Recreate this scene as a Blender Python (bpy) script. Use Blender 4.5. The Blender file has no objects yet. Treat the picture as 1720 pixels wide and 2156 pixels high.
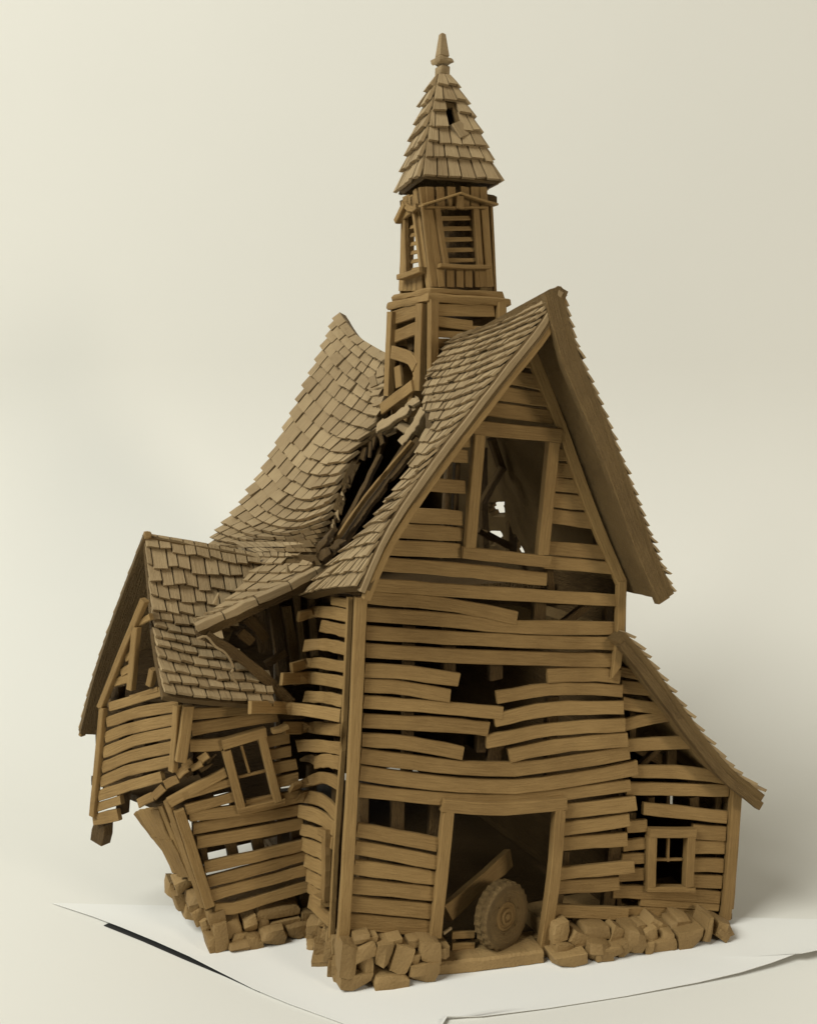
import bpy, bmesh, math, random
import numpy as np

# ------------------------------------------------------------------ camera
# lengths below are centimetres; meshes are written in metres (x 0.01)
S = 0.01
sc = bpy.context.scene
F, CX, CY = 2220.0, 860.0, 1078.0          # focal length and centre on a 1720 x 2156 frame
YAW, PITCH = math.radians(22.0), math.radians(4.585)
fw = np.array([math.sin(YAW)*math.cos(PITCH), math.cos(YAW)*math.cos(PITCH), -math.sin(PITCH)])
rt = np.array([math.cos(YAW), -math.sin(YAW), 0.0])
up = np.cross(rt, fw)
def ray(x, y): return fw + rt*(x-CX)/F - up*(y-CY)/F
CAM = -ray(718, 2070)*70.0                   # the house's near corner is the world origin
cam = bpy.data.cameras.new('camera'); co = bpy.data.objects.new('camera', cam)
sc.collection.objects.link(co); sc.camera = co
cam.sensor_fit = 'VERTICAL'; cam.sensor_height = 36.0; cam.lens = F/2156.0*36.0
cam.clip_start = 0.02; cam.clip_end = 50.0
co.location = CAM*S
co.rotation_euler = (math.radians(90)-PITCH, 0, -YAW)

# ------------------------------------------------------------------ light
wd = bpy.data.worlds.new('World'); sc.world = wd; wd.use_nodes = True
wd.node_tree.nodes['Background'].inputs[0].default_value = (1.0, 0.93, 0.80, 1)
wd.node_tree.nodes['Background'].inputs[1].default_value = 0.07
def area(name, pos, aim, size, power, col):
    l = bpy.data.lights.new(name, 'AREA'); l.energy = power; l.color = col
    l.shape = 'RECTANGLE'; l.size, l.size_y = size[0]*S, size[1]*S
    o = bpy.data.objects.new(name, l); sc.collection.objects.link(o)
    p = np.array(pos, float); d = np.array(aim, float)-p
    from mathutils import Vector
    o.location = p*S; o.rotation_euler = Vector(d).to_track_quat('-Z', 'Y').to_euler()
    return o
area('window_light', (-300, -70, 322), (5, 5, 30), (230, 230), 222.0, (0.985, 1.0, 0.94))
area('room_light', (98, -232, 96), (10, 0, 34), (46, 46), 20.5, (1.0, 0.915, 0.76))
vs = sc.view_settings
vs.view_transform = 'Standard'; vs.look = 'None'; vs.exposure = 0.0; vs.gamma = 1.0
sc.render.engine = 'CYCLES'; sc.cycles.max_bounces = 6; sc.cycles.diffuse_bounces = 2

rnd = random.Random(7)
def R(a, b): return rnd.uniform(a, b)

# ------------------------------------------------------------------ materials
def new_mat(name):
    m = bpy.data.materials.new(name); m.use_nodes = True
    nt = m.node_tree; b = nt.nodes['Principled BSDF']
    return m, nt, b
def clay(name, dark, light, grain=True, gs=1.0, bumpd=0.03):
    m, nt, b = new_mat(name); N = nt.nodes.new; L = nt.links.new
    at_ = N('ShaderNodeAttribute'); at_.attribute_name = 'tint'
    geo = N('ShaderNodeNewGeometry')
    mp = N('ShaderNodeMapping'); mp.inputs['Scale'].default_value = (90, 90, 90)
    L(geo.outputs['Position'], mp.inputs['Vector'])
    n1 = N('ShaderNodeTexNoise'); n1.inputs['Scale'].default_value = 0.35; n1.inputs['Detail'].default_value = 6
    L(mp.outputs[0], n1.inputs['Vector'])
    n2 = N('ShaderNodeTexNoise'); n2.inputs['Scale'].default_value = 6.0; n2.inputs['Detail'].default_value = 4
    L(mp.outputs[0], n2.inputs['Vector'])
    add = N('ShaderNodeMath'); add.operation = 'MULTIPLY_ADD'; add.inputs[1].default_value = 0.7; 
    L(n1.outputs['Fac'], add.inputs[0]); L(at_.outputs['Fac'], add.inputs[2])
    last = add.outputs[0]
    bh = None
    if grain:
        uv = N('ShaderNodeUVMap')
        mg = N('ShaderNodeMapping'); mg.inputs['Scale'].default_value = (0.55*gs, 9.0*gs, 1)
        L(uv.outputs[0], mg.inputs['Vector'])
        g1 = N('ShaderNodeTexNoise'); g1.inputs['Scale'].default_value = 1.0; g1.inputs['Detail'].default_value = 5; g1.inputs['Roughness'].default_value = 0.65
        g1.inputs['Distortion'].default_value = 0.3
        L(mg.outputs[0], g1.inputs['Vector'])
        ad2 = N('ShaderNodeMath'); ad2.operation = 'MULTIPLY_ADD'; ad2.inputs[1].default_value = 1.0
        L(g1.outputs['Fac'], ad2.inputs[0]); L(last, ad2.inputs[2]); last = ad2.outputs[0]
        mm = N('ShaderNodeMath'); mm.operation = 'MULTIPLY_ADD'; mm.inputs[1].default_value = 0.35
        L(n2.outputs['Fac'], mm.inputs[0]); L(g1.outputs['Fac'], mm.inputs[2]); bh = mm.outputs[0]
        lo, hi = 0.45, 1.45
    else:
        mm = N('ShaderNodeMath'); mm.operation = 'MULTIPLY_ADD'; mm.inputs[1].default_value = 0.6
        L(n2.outputs['Fac'], mm.inputs[0]); L(n1.outputs['Fac'], mm.inputs[2]); bh = mm.outputs[0]
        lo, hi = 0.0, 0.9
    mr = N('ShaderNodeMapRange'); mr.inputs[1].default_value = lo; mr.inputs[2].default_value = hi
    L(last, mr.inputs[0])
    mx = N('ShaderNodeMix'); mx.data_type = 'RGBA'
    mx.inputs['A'].default_value = (*dark, 1); mx.inputs['B'].default_value = (*light, 1)
    L(mr.outputs[0], mx.inputs['Factor']); L(mx.outputs['Result'], b.inputs['Base Color'])
    bp = N('ShaderNodeBump'); bp.inputs['Strength'].default_value = 0.9; bp.inputs['Distance'].default_value = bumpd*S*3
    L(bh, bp.inputs['Height']); L(bp.outputs[0], b.inputs['Normal'])
    b.inputs['Roughness'].default_value = 0.72; b.inputs['Specular IOR Level'].default_value = 0.25
    return m
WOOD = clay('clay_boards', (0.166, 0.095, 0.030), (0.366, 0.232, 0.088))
SHING = clay('clay_shingles', (0.215, 0.145, 0.070), (0.415, 0.303, 0.162), gs=0.9)
ROUGH = clay('clay_rough_shaded', (0.080, 0.044, 0.013), (0.210, 0.128, 0.046), gs=1.3, bumpd=0.22)  # rough clay, interior shade put into its colour as a darker tone
COMB = clay('clay_combed', (0.165, 0.098, 0.034), (0.390, 0.252, 0.100), gs=1.5, bumpd=0.26)
STONE = clay('clay_stones', (0.165, 0.100, 0.036), (0.375, 0.245, 0.102), grain=False, bumpd=0.05)
def paper(name, col, sc_=0.2):
    m, nt, b = new_mat(name); N = nt.nodes.new; L = nt.links.new
    geo = N('ShaderNodeNewGeometry')
    n = N('ShaderNodeTexNoise'); n.inputs['Scale'].default_value = 4.0; n.inputs['Detail'].default_value = 3
    L(geo.outputs['Position'], n.inputs['Vector'])
    mx = N('ShaderNodeMix'); mx.data_type = 'RGBA'
    mx.inputs['A'].default_value = (*[c*0.965 for c in col], 1); mx.inputs['B'].default_value = (*col, 1)
    L(n.outputs['Fac'], mx.inputs['Factor']); L(mx.outputs['Result'], b.inputs['Base Color'])
    n2 = N('ShaderNodeTexNoise'); n2.inputs['Scale'].default_value = 700.0
    L(geo.outputs['Position'], n2.inputs['Vector'])
    bp = N('ShaderNodeBump'); bp.inputs['Strength'].default_value = 0.06; bp.inputs['Distance'].default_value = 0.0005
    L(n2.outputs['Fac'], bp.inputs['Height']); L(bp.outputs[0], b.inputs['Normal'])
    b.inputs['Roughness'].default_value = 0.85; b.inputs['Specular IOR Level'].default_value = 0.1
    return m
BACK = paper('backdrop_paper', (0.735, 0.715, 0.655))
SHEET = paper('white_paper', (0.79, 0.778, 0.735))
mblack, nt_, b_ = new_mat('black_card'); b_.inputs['Base Color'].default_value = (0.008, 0.008, 0.007, 1); b_.inputs['Roughness'].default_value = 0.8

# ------------------------------------------------------------------ measuring helpers
ZT = {'D': (0, 0, 1.0), 'Z1': (789.7, 52.6, .1836), 'Z2': (789.7, 368.5, .2441), 'Z3': (421.2, 631.8, .3061),
      'Z4': (789.7, 579.1, .3826), '1b': (131.6, 1079.3, .3419), '2b': (289.6, 1526.8, .2755),
      '3b': (684.4, 1210.9, .3979), '4b': (631.8, 1605.8, .4286), '5b': (1210.9, 1289.9, .3541),
      'ZA': (605.5, 1131.9, .2076), 'ZB': (605.5, 1526.8, .2564), 'ZC': (895.0, 1684.7, .1837),
      'ZD': (0, 1737.4, .4285), 'ZE': (895.0, 1790.0, .4797)}
def D(z, p):
    a, b, k = ZT[z]; return (a+p[0]*k, b+p[1]*k)
def V3(*a): return np.array(a, float)
def unit(v): v = np.asarray(v, float); return v/max(np.linalg.norm(v), 1e-9)
def at(x, y, X=None, Y=None, Z=None, P=None):
    r = ray(x, y)
    if P is not None:
        q, n = np.asarray(P[0], float), np.asarray(P[1], float); return CAM + r*(((q-CAM)@n)/(r@n))
    k, v = (0, X) if X is not None else (1, Y) if Y is not None else (2, Z)
    return CAM + r*(v-CAM[k])/r[k]
def proj(p):
    d = np.asarray(p, float)-CAM; z = d@fw
    return CX+F*(d@rt)/z, CY-F*(d@up)/z, z
def cpp(p): return ((np.asarray(p)-CAM)@fw)/F       # centimetres per frame pixel at p
def PY(y): return (V3(0, y, 0), V3(0, -1, 0))
def crom(P, n):
    P = [np.asarray(p, float) for p in P]
    if len(P) == 2:
        return [P[0]+(P[1]-P[0])*i/n for i in range(n+1)]
    Q = [2*P[0]-P[1]]+P+[2*P[-1]-P[-2]]; m = len(P)-1; out = []
    for i in range(n+1):
        t = i/n*m; k = min(int(t), m-1); t -= k; a, b, c, d = Q[k:k+4]
        out.append(0.5*(2*b+(c-a)*t+(2*a-5*b+4*c-d)*t*t+(3*b-a-3*c+d)*t**3))
    return out

# ------------------------------------------------------------------ mesh helpers
ORG = {}
def mk(name, V, Fc, mat, parent=None, uv=None, tint=None, smooth=None, kind=None, origin=None):
    V = np.asarray(V, float)
    o0 = V.mean(0) if origin is None else np.asarray(origin, float)
    me = bpy.data.meshes.new(name)
    me.from_pydata(((V-o0)*S).tolist(), [], [tuple(f) for f in Fc])
    if uv is not None:
        ul = me.uv_layers.new(name='UVMap'); uva = np.asarray(uv, float)
        li = np.empty(len(me.loops), dtype=np.int32); me.loops.foreach_get('vertex_index', li)
        ul.data.foreach_set('uv', uva[li].ravel())
    ta = me.attributes.new('tint', 'FLOAT', 'POINT')
    if tint is None: tint = R(-0.16, 0.16)
    ta.data.foreach_set('value', np.full(len(V), tint) if np.isscalar(tint) else np.asarray(tint, float))
    bm = bmesh.new(); bm.from_mesh(me); bmesh.ops.recalc_face_normals(bm, faces=bm.faces[:]); bm.to_mesh(me); bm.free()
    if smooth is not None:
        me.shade_smooth(); me.set_sharp_from_angle(angle=math.radians(smooth))
    me.materials.append(mat)
    o = bpy.data.objects.new(name, me); sc.collection.objects.link(o)
    ORG[o] = o0
    if parent is not None:
        o.parent = parent; o.location = (o0-ORG[parent])*S
    else:
        o.location = o0*S
    if kind: o['kind'] = kind
    return o
def thing(name, label, cat, pos=(0, 0, 0), group=None):
    o = bpy.data.objects.new(name, None); sc.collection.objects.link(o); o.empty_display_size = 0.02
    o.location = V3(*pos)*S; ORG[o] = V3(*pos); o['label'] = label; o['category'] = cat
    if group: o['group'] = group
    return o
def sweep(name, parent, P, w, th, n, mat=None, tilt=0.0, seg=None, ch=0.05, rough=0.04, taper=1.0, skew=(0, 0), tint=None):
    """a board along the points P: width w across, thickness th outward along n, chamfered, hand-cut edges"""
    mat = mat or WOOD
    L = sum(np.linalg.norm(np.asarray(P[i+1])-np.asarray(P[i])) for i in range(len(P)-1))
    if seg is None: seg = max(2, min(10, int(L/1.6)+len(P)-1))
    C = crom(P, seg); n = unit(n); V = []; UV = []; s = 0.0
    us, vo = R(0, 50), R(0, 50)
    for i, c in enumerate(C):
        t = unit(C[min(i+1, seg)]-C[max(i-1, 0)])
        b = unit(np.cross(n, t)); nn = unit(np.cross(t, b))
        if b[2] < -0.3 or (abs(b[2]) <= 0.3 and b[0] < 0): b = -b
        if i: s += np.linalg.norm(C[i]-C[i-1])
        ww = w*(1+(taper-1)*i/seg)
        e = rough*w
        t_ = ww/2+R(-e, e); bo = -ww/2+R(-e, e)
        k = th/2
        sec = [(t_-ch, k), (t_, k-ch), (t_, -k+ch), (t_-ch, -k), (bo+ch, -k), (bo, -k+ch), (bo, k-ch), (bo+ch, k)]
        sk = skew[0] if i == 0 else skew[1] if i == seg else 0
        for (q, h) in sec:
            V.append(c + b*q + nn*(h - tilt*q) + t*(sk*q/w))
            UV.append((us+s, vo+q+(0.7 if h < 0 else 0)))
    Fc = []
    for i in range(seg):
        for j in range(8):
            a, b2 = i*8+j, i*8+(j+1) % 8
            Fc.append((a, b2, b2+8, a+8))
    Fc.append(tuple(range(8))); Fc.append(tuple(range(seg*8+7, seg*8-1, -1)))
    return mk(name, V, Fc, mat, parent, UV, tint)
def bd(parent, z, pts, h, plane, th=0.36, off=0.0, tilt=0.10, name='board', mat=None, w=None, **k):
    """board whose centre line was measured in a view of the photograph and lies on a real wall plane"""
    n = unit(plane[1])
    P = [at(*D(z, p), P=plane)+n*(off+R(-.04, .04)) for p in pts]
    if w is None:
        a, b = pts[0], pts[-1]; l = math.hypot(b[0]-a[0], b[1]-a[1])
        c_ = abs(b[0]-a[0])/l; w = h*ZT[z][2]*cpp(P[0])*(c_ if c_ > .7 else 1)
    sk = (R(-.10, .10)*w, R(-.10, .10)*w)
    return sweep(name, parent, P, w, th, n, mat, tilt=tilt, skew=k.pop('skew', sk), **k)
def box(name, parent, c, ax, half, mat=None, jit=0.06, tint=None):
    """a hand-cut block: centre, three axes, half sizes, chamfered"""
    a0, a1, a2 = [unit(a) for a in ax]
    return sweep(name, parent, [V3(*c)-a0*half[0], V3(*c)+a0*half[0]], half[1]*2, half[2]*2, a2, mat, seg=2, ch=min(half[1], half[2])*0.3, rough=jit, tint=tint)
def stone(parent, c, half, ax, name='stone', seed_r=0.13, mat=None):
    n = 4; idx = {}; V = []; Fc = []
    ex = R(0.20, 0.34)
    cuts = [unit((R(-1, 1), R(-1, 1), R(-1, 1))) for _ in range(6)]; cd = [R(1.0, 1.3) for _ in cuts]
    skx, sky = R(-.12, .12), R(-.12, .12)
    ph = [R(0, 6) for _ in range(6)]
    def vert(p):
        key = tuple(np.round(p, 4))
        if key in idx: return idx[key]
        p = np.asarray(p, float); l = np.linalg.norm(p)
        q = np.sign(p)*np.abs(p/l)**ex
        m = np.max(np.abs(q)); q = q/m*(0.80+0.2*min(1, 1.2/np.linalg.norm(q)))
        for cc, dd in zip(cuts, cd):
            e = q@cc-dd
            if e > 0: q = q-cc*e*0.9
        q = q*(1+0.035*math.sin(5*q[0]+ph[0])+0.03*math.sin(6*q[1]+ph[1])+0.03*math.sin(7*q[2]+ph[2]))
        q = q+V3(skx*q[1], sky*q[0], 0)
        w_ = V3(*c)+unit(ax[0])*q[0]*half[0]+unit(ax[1])*q[1]*half[1]+unit(ax[2])*q[2]*half[2]
        idx[key] = len(V); V.append(w_); return idx[key]
    for d in range(3):
        for sgn in (-1, 1):
            for i in range(n):
                for j in range(n):
                    f = []
                    for (u, v) in ((i, j), (i+1, j), (i+1, j+1), (i, j+1)):
                        p = [0, 0, 0]; p[d] = sgn; p[(d+1) % 3] = -1+2*u/n; p[(d+2) % 3] = -1+2*v/n
                        f.append(vert(p))
                    Fc.append(f)
    return mk(name, V, Fc, mat or STONE, parent, smooth=30)
def st(parent, z, c, wh, plane, rot=0, dep=1.1, off=0.2):
    """a stone measured in the photograph: centre, width and height, turn in degrees, lying in the wall plane"""
    n = unit(plane[1]); p = at(*D(z, c), P=plane); k = ZT[z][2]*cpp(p)
    a = unit(np.cross(V3(0, 0, 1), n)); a = a if a@rt > 0 else -a
    f = max(abs(a@rt), 0.45)
    ca, sa = math.cos(math.radians(rot)), math.sin(math.radians(rot)); b = V3(0, 0, 1)
    a0, b0 = a*ca-b*sa, a*sa+b*ca
    hw = wh[0]*k/2/(f if abs(rot) < 45 else 1)
    p = p+n*(off-dep*0.3+R(-.15, .2)); hh = wh[1]*k/2*abs(ca)+hw*abs(sa)
    if p[2]-hh*0.92 < 0.08:
        q = at(*D(z, c), Z=hh*0.92+0.08); f2 = min(1, 1.0/max(1e-6, np.linalg.norm((q-p)[:2]))); p = p+(q-p)*f2; p[2] = hh*0.92+0.08
    return stone(parent, p, (hw*.98, wh[1]*k/2*.98, dep), (a0, b0, n))

# ------------------------------------------------------------------ roof helper
PENDING = []                 # shingles: (area in the photograph, vertices, faces, uv, tint, parent)
def grid_surface(G):
    G = [[np.asarray(p, float) for p in row] for row in G]
    def f(u, v):
        m = len(G)-1
        rows = [crom_at(row, u) for row in G]
        return crom_at(rows, v)
    return f
def crom_at(P, t):
    m = len(P)-1
    if m == 0: return P[0]
    t = min(max(t, 0), 1)*m; k = min(int(t), m-1); t -= k
    a = P[k-1] if k > 0 else 2*P[0]-P[1]; b = P[k]; c = P[k+1]; d = P[k+2] if k+2 <= m else 2*P[m]-P[m-1]
    return 0.5*(2*b+(c-a)*t+(2*a-5*b+4*c-d)*t*t+(3*b-a-3*c+d)*t**3)
def snormal(f, u, v, out):
    e = 0.01; u0, u1, v0, v1 = max(u-e, 0), min(u+e, 1), max(v-e, 0), min(v+e, 1)
    n = unit(np.cross(f(u1, v)-f(u0, v), f(u, v1)-f(u, v0)))
    return n if n@out > 0 else -n
def slab(name, parent, f, out, th, nu, nv, mask=None, mat=None, kind=None):
    keep = {}; V = []; UV = []; Fc = []; out = np.asarray(out, float)
    GP_ = np.array([[f(i/nu, j/nv) for j in range(nv+1)] for i in range(nu+1)])
    def gnorm(i, j):
        n = unit(np.cross(GP_[min(i+1, nu), j]-GP_[max(i-1, 0), j], GP_[i, min(j+1, nv)]-GP_[i, max(j-1, 0)]))
        return n if n@out > 0 else -n
    def vid(i, j, s):
        k = (i, j, s)
        if k not in keep:
            p = GP_[i, j]; n = gnorm(i, j)
            keep[k] = len(V); V.append(p-n*(0.0 if s else th)+n*R(-.03, .03)); UV.append((j*0.9+s*20, i*0.9))
        return keep[k]
    cells = {(i, j) for i in range(nu) for j in range(nv) if mask is None or mask((i+.5)/nu, (j+.5)/nv)}
    for (i, j) in cells:
        a = [(i, j), (i+1, j), (i+1, j+1), (i, j+1)]
        Fc.append([vid(*q, 1) for q in a]); Fc.append([vid(*q, 0) for q in a][::-1])
        for (di, dj, e0, e1) in ((0, -1, 0, 1), (1, 0, 1, 2), (0, 1, 2, 3), (-1, 0, 3, 0)):
            if (i+di, j+dj) not in cells:
                p, q = a[e0], a[e1]
                Fc.append([vid(*p, 1), vid(*p, 0), vid(*q, 0), vid(*q, 1)])
    return mk(name, V, Fc, mat or COMB, parent, UV, smooth=50, kind=kind)
def shingles(parent, f, out, courses, width, mask=None, th=0.16, lift=0.30, over=0.35, jit=0.08, ragged=0.0):
    out = np.asarray(out, float)
    for j in range(courses):
        v0, v1 = j/courses, (j+1)/courses
        L = sum(np.linalg.norm(f((i+1)/8, v1)-f(i/8, v1)) for i in range(8))
        n = max(2, int(round(L/width)))
        edges = [0.0]; o = 0.5 if j % 2 else 0.0
        for i in range(1, n+1):
            e = (i-o)/n+R(-.13, .13)/n
            if 0.02 < e < 0.985: edges.append(e)
        edges.append(1.0)
        for a, b in zip(edges[:-1], edges[1:]):
            um, vm = (a+b)/2, (v0+v1)/2
            if mask is not None and not mask(um, vm): continue
            g = 0.065*(b-a); a2, b2 = a+g, b-g
            vb = v1+R(-jit, jit)/courses; vt = max(v0-over/courses, 0); tw = R(-jit, jit)*0.5/courses
            lf = lift+R(-.05, .06)+(R(0, .25) if rnd.random() < 0.06 else 0)
            V = []; UV = []; uo, vo = R(0, 50), R(0, 50); nn = snormal(f, um, vm, out)
            for (u, v, h, s) in ((a2, vt, 0.05, 0), (b2, vt, 0.05, 0), (b2, min(vb+tw, 1.02), lf, 1), (a2, min(vb-tw, 1.02), lf, 1)):
                p = f(u, min(v, 1)); V.append(p+nn*h)
            # top, bottom, plus a middle row so each shingle keeps a slight cup
            m0, m1 = (V[0]+V[3])/2+nn*R(-.03, .04), (V[1]+V[2])/2+nn*R(-.03, .04)
            top = [V[0], V[1], m1, V[2], V[3], m0]
            bot = [p-nn*th for p in top]
            LL = np.linalg.norm(V[3]-V[0]); WW = np.linalg.norm(V[1]-V[0])
            uvq = [(0, 0), (0, WW), (LL/2, WW), (LL, WW), (LL, 0), (LL/2, 0)]
            UV = [(uo+q[0], vo+q[1]) for q in uvq]*2
            Fc = [(0, 1, 2, 5), (5, 2, 3, 4), (6, 11, 8, 7), (11, 10, 9, 8)]+[(i, (i+1) % 6, (i+1) % 6+6, i+6) for i in range(6)]
            q = [proj(p)[:2] for p in V]
            ar = 0.5*abs(sum(q[i][0]*q[(i+1) % 4][1]-q[(i+1) % 4][0]*q[i][1] for i in range(4)))
            if nn@(CAM-V[2]) < 0: ar *= 0.25
            PENDING.append((ar, top+bot, Fc, UV, R(-.2, .2), parent))

# ================================================================== setting
g_f = unit(V3(fw[0], fw[1], 0)); g_r = rt
def gp(d, r, z): return V3(CAM[0], CAM[1], 0)+g_f*d+g_r*r+V3(0, 0, z)
prof = [(-40, -0.02), (20, -0.02), (60, -0.02), (90, -0.02), (102, -0.02)]
for i in range(1, 17):
    a = math.pi/2*i/16; prof.append((102+46*math.sin(a), 46*(1-math.cos(a))-.02))
prof += [(148, 80), (148, 130), (148, 200)]
V = []; Fc = []
for (d, z) in prof:
    for r in (-260, -80, 0, 80, 260): V.append(gp(d, r, z))
for i in range(len(prof)-1):
    for j in range(4): Fc.append((i*5+j, i*5+j+1, i*5+j+6, i*5+j+5))
bk = mk('backdrop', V, Fc, BACK, smooth=60, kind='structure'); bk['label'] = 'cream seamless paper backdrop curving up behind the clay house'

# paper sheet under the house: left edge beside the black card, front right edge lifting off the table
le = [at(*D('ZD', p), Z=0.0) for p in ((255, 388), (510, 478), (900, 645), (1280, 830), (1700, 985))]
le.append(le[-1]+(le[-1]-le[-2])*0.8)
re = [at(*D('ZE', p), Z=0.0) for p in ((2300, 320), (1720, 478), (1620, 487), (1450, 537), (1200, 588), (700, 675), (250, 737), (60, 765))]
re.append(re[-1]+V3(-1.5, -4.5, 0))
NR = 12; NC = 16
Lp = crom(le, NR); Rp = crom(re, NR)
V = []; Fc = []
for s in (0, 1):
    for i in range(NR+1):
        for j in range(NC+1):
            t = j/NC; p = Lp[i]*(1-t)+Rp[i]*t
            z = 0.09
            z += 0.55*max(0, 1-(1-t)*9)**2*max(0, 1-abs(i-2.0)/4.5)          # curl of the right edge
            z += 0.16*max(0, 1-t*10)**2*math.exp(-((i-4.5)/3.0)**2)          # the left edge resting on the card
            z += 0.20*max(0, 1-(1-t)*8)**2*max(0, 1-abs(i-10.5)/2.0)
            V.append(p+V3(0, 0, z-(0.03 if s else 0)))
n1 = (NR+1)*(NC+1)
for s in (0, 1):
    for i in range(NR):
        for j in range(NC):
            a = s*n1+i*(NC+1)+j; Fc.append((a, a+1, a+NC+2, a+NC+1))
bd_ = [i*(NC+1) for i in range(NR+1)]+[NR*(NC+1)+j for j in range(1, NC+1)]+[i*(NC+1)+NC for i in range(NR-1, -1, -1)]+list(range(NC-1, 0, -1))
for a, b in zip(bd_, bd_[1:]+bd_[:1]): Fc.append((a, b, b+n1, a+n1))
sh = mk('paper_sheet', V, Fc, SHEET, smooth=60)
sh['label'] = 'large white paper sheet lying under the clay house'; sh['category'] = 'paper'
cd_ = [at(*D('ZD', p), Z=0.05) for p in ((511, 492), (700, 568), (900, 657), (1100, 742), (1270, 822))]
V = []; Fc = []
for i, p in enumerate(cd_):
    t = unit(cd_[min(i+1, 4)]-cd_[max(i-1, 0)]); o_ = V3(-t[1], t[0], 0)
    o_ = o_ if o_[0] < 0 else -o_
    w_ = [-0.02, -.02, -.05, -.08, -.13][i]
    for q in (p+o_*w_, p-o_*1.2):
        V.append(q); V.append(q-V3(0, 0, 0.05))
for i in range(4):
    a = i*4; Fc += [(a, a+2, a+6, a+4), (a+1, a+5, a+7, a+3), (a, a+4, a+5, a+1), (a+2, a+3, a+7, a+6)]
Fc += [(0, 1, 3, 2), (16, 18, 19, 17)]
bc = mk('black_card', V, Fc, mblack)
bc['label'] = 'thin black card peeking out from under the left paper edge'; bc['category'] = 'card'

# ================================================================== the clay house
house = thing('clay_house', 'brown clay sculpture of a collapsing wooden barn with shingled roofs and spire', 'sculpture', (10, 5, 0.1))
fn_ = unit((-0.11, -1, 0))
def FO(o): return (fn_*o, fn_)          # planes parallel to the front wall, o cm in front of it
FR = FO(0.0)
# ---- front wall
front = sweep('front_wall', house, [V3(1.5, 1.3, 25.2), V3(20.0, 0.3, 24.6)], 0.9, 0.8, (0, -1, 0), ROUGH)
def F_(z, pts, h, **k): return bd(front, z, pts, h, FR, **k)
for z, pts, h in [
    ('Z4', [(775, 470), (865, 490)], 55), ('Z4', [(735, 562), (905, 592)], 84), ('Z4', [(672, 650), (950, 690)], 80),
    ('Z4', [(610, 735), (985, 782)], 78),
    ('Z4', [(430, 915), (520, 920)], 60), ('Z4', [(390, 988), (507, 1000)], 74), ('Z4', [(280, 1152), (492, 1166)], 76),
    ('Z4', [(180, 1318), (478, 1337)], 82), ('Z4', [(120, 1403), (478, 1427)], 80), ('Z4', [(60, 1497), (466, 1517)], 84),
    ('Z4', [(985, 985), (1065, 990)], 66), ('Z4', [(985, 1067), (1105, 1082)], 82), ('Z4', [(975, 1148), (1140, 1168)], 80),
    ('Z4', [(965, 1237), (1170, 1257)], 80), ('Z4', [(955, 1325), (1210, 1357)], 84),
    ('Z4', [(940, 1500), (1280, 1530)], 74), ('Z4', [(925, 1578), (1320, 1612)], 72),
    ('Z4', [(10, 1588), (480, 1625), (938, 1672)], 78),
    ('3b', [(225, 48), (800, 88), (1550, 134)], 70), ('3b', [(222, 115), (600, 148), (850, 192), (1012, 228)], 72),
    ('3b', [(218, 205), (700, 240), (1000, 272), (1548, 282)], 74), ('3b', [(216, 302), (900, 342), (1545, 362)], 74),
    ('3b', [(212, 395), (900, 435), (1540, 450)], 76),
    ('3b', [(208, 502), (450, 516), (705, 552)], 76), ('3b', [(206, 582), (400, 592), (658, 640)], 72),
    ('3b', [(203, 668), (500, 690), (935, 728)], 66), ('3b', [(198, 768), (600, 790), (862, 812)], 76),
    ('3b', [(194, 868), (450, 890), (727, 942)], 72),
    ('3b', [(188, 958), (450, 990), (700, 1015), (1000, 1025), (1300, 985), (1605, 938)], 78),
    ('3b', [(182, 1046), (450, 1080), (700, 1107), (1000, 1118), (1300, 1080), (1648, 1018)], 78),
    ('3b', [(178, 1136), (600, 1180), (1000, 1188), (1300, 1152), (1610, 1112)], 66),
    ('3b', [(1172, 530), (1400, 522), (1556, 532)], 76), ('3b', [(905, 646), (1150, 605), (1350, 598), (1566, 612)], 66),
    ('3b', [(892, 765), (1200, 706), (1572, 700)], 72), ('3b', [(850, 878), (1200, 815), (1582, 790)], 72),
    ('3b', [(970, 952), (1250, 900), (1594, 866)], 76),
    ('4b', [(1285, 238), (1645, 198)], 70), ('4b', [(1285, 322), (1612, 280)], 64), ('4b', [(1278, 398), (1602, 375)], 64),
    ('4b', [(1272, 542), (1500, 522), (1636, 510)], 60), ('4b', [(1258, 610), (1562, 594)], 66), ('4b', [(1232, 722), (1605, 740)], 60),
    ('4b', [(278, 325), (674, 402)], 68), ('4b', [(268, 412), (668, 486)], 70), ('4b', [(262, 508), (662, 566)], 70),
    ('4b', [(254, 602), (652, 642)], 70), ('4b', [(248, 690), (642, 728)], 76), ('4b', [(243, 778), (632, 808)], 76)]:
    F_(z, pts, h, tilt=0.14)
# corner posts and gable trims
def post(par, z, pts, w_px, plane, name='corner_post', th=0.6, off=0.25, **k):
    return bd(par, z, pts, w_px, plane, th=th, off=off, tilt=0, name=name, rough=0.02, **k)
post(front, 'D', [(758, 1256), (740, 1640), (721, 1972)], 25, FR)
post(front, '3b', [(1557, 30), (1545, 300), (1524, 505)], 48, FR, skew=(0, -0.9))
post(front, 'Z4', [(845, 420), (905, 570), (1010, 830), (1115, 1130), (1215, 1390), (1345, 1690)], 62, FR, name='rake_trim', off=0.2)
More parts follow.
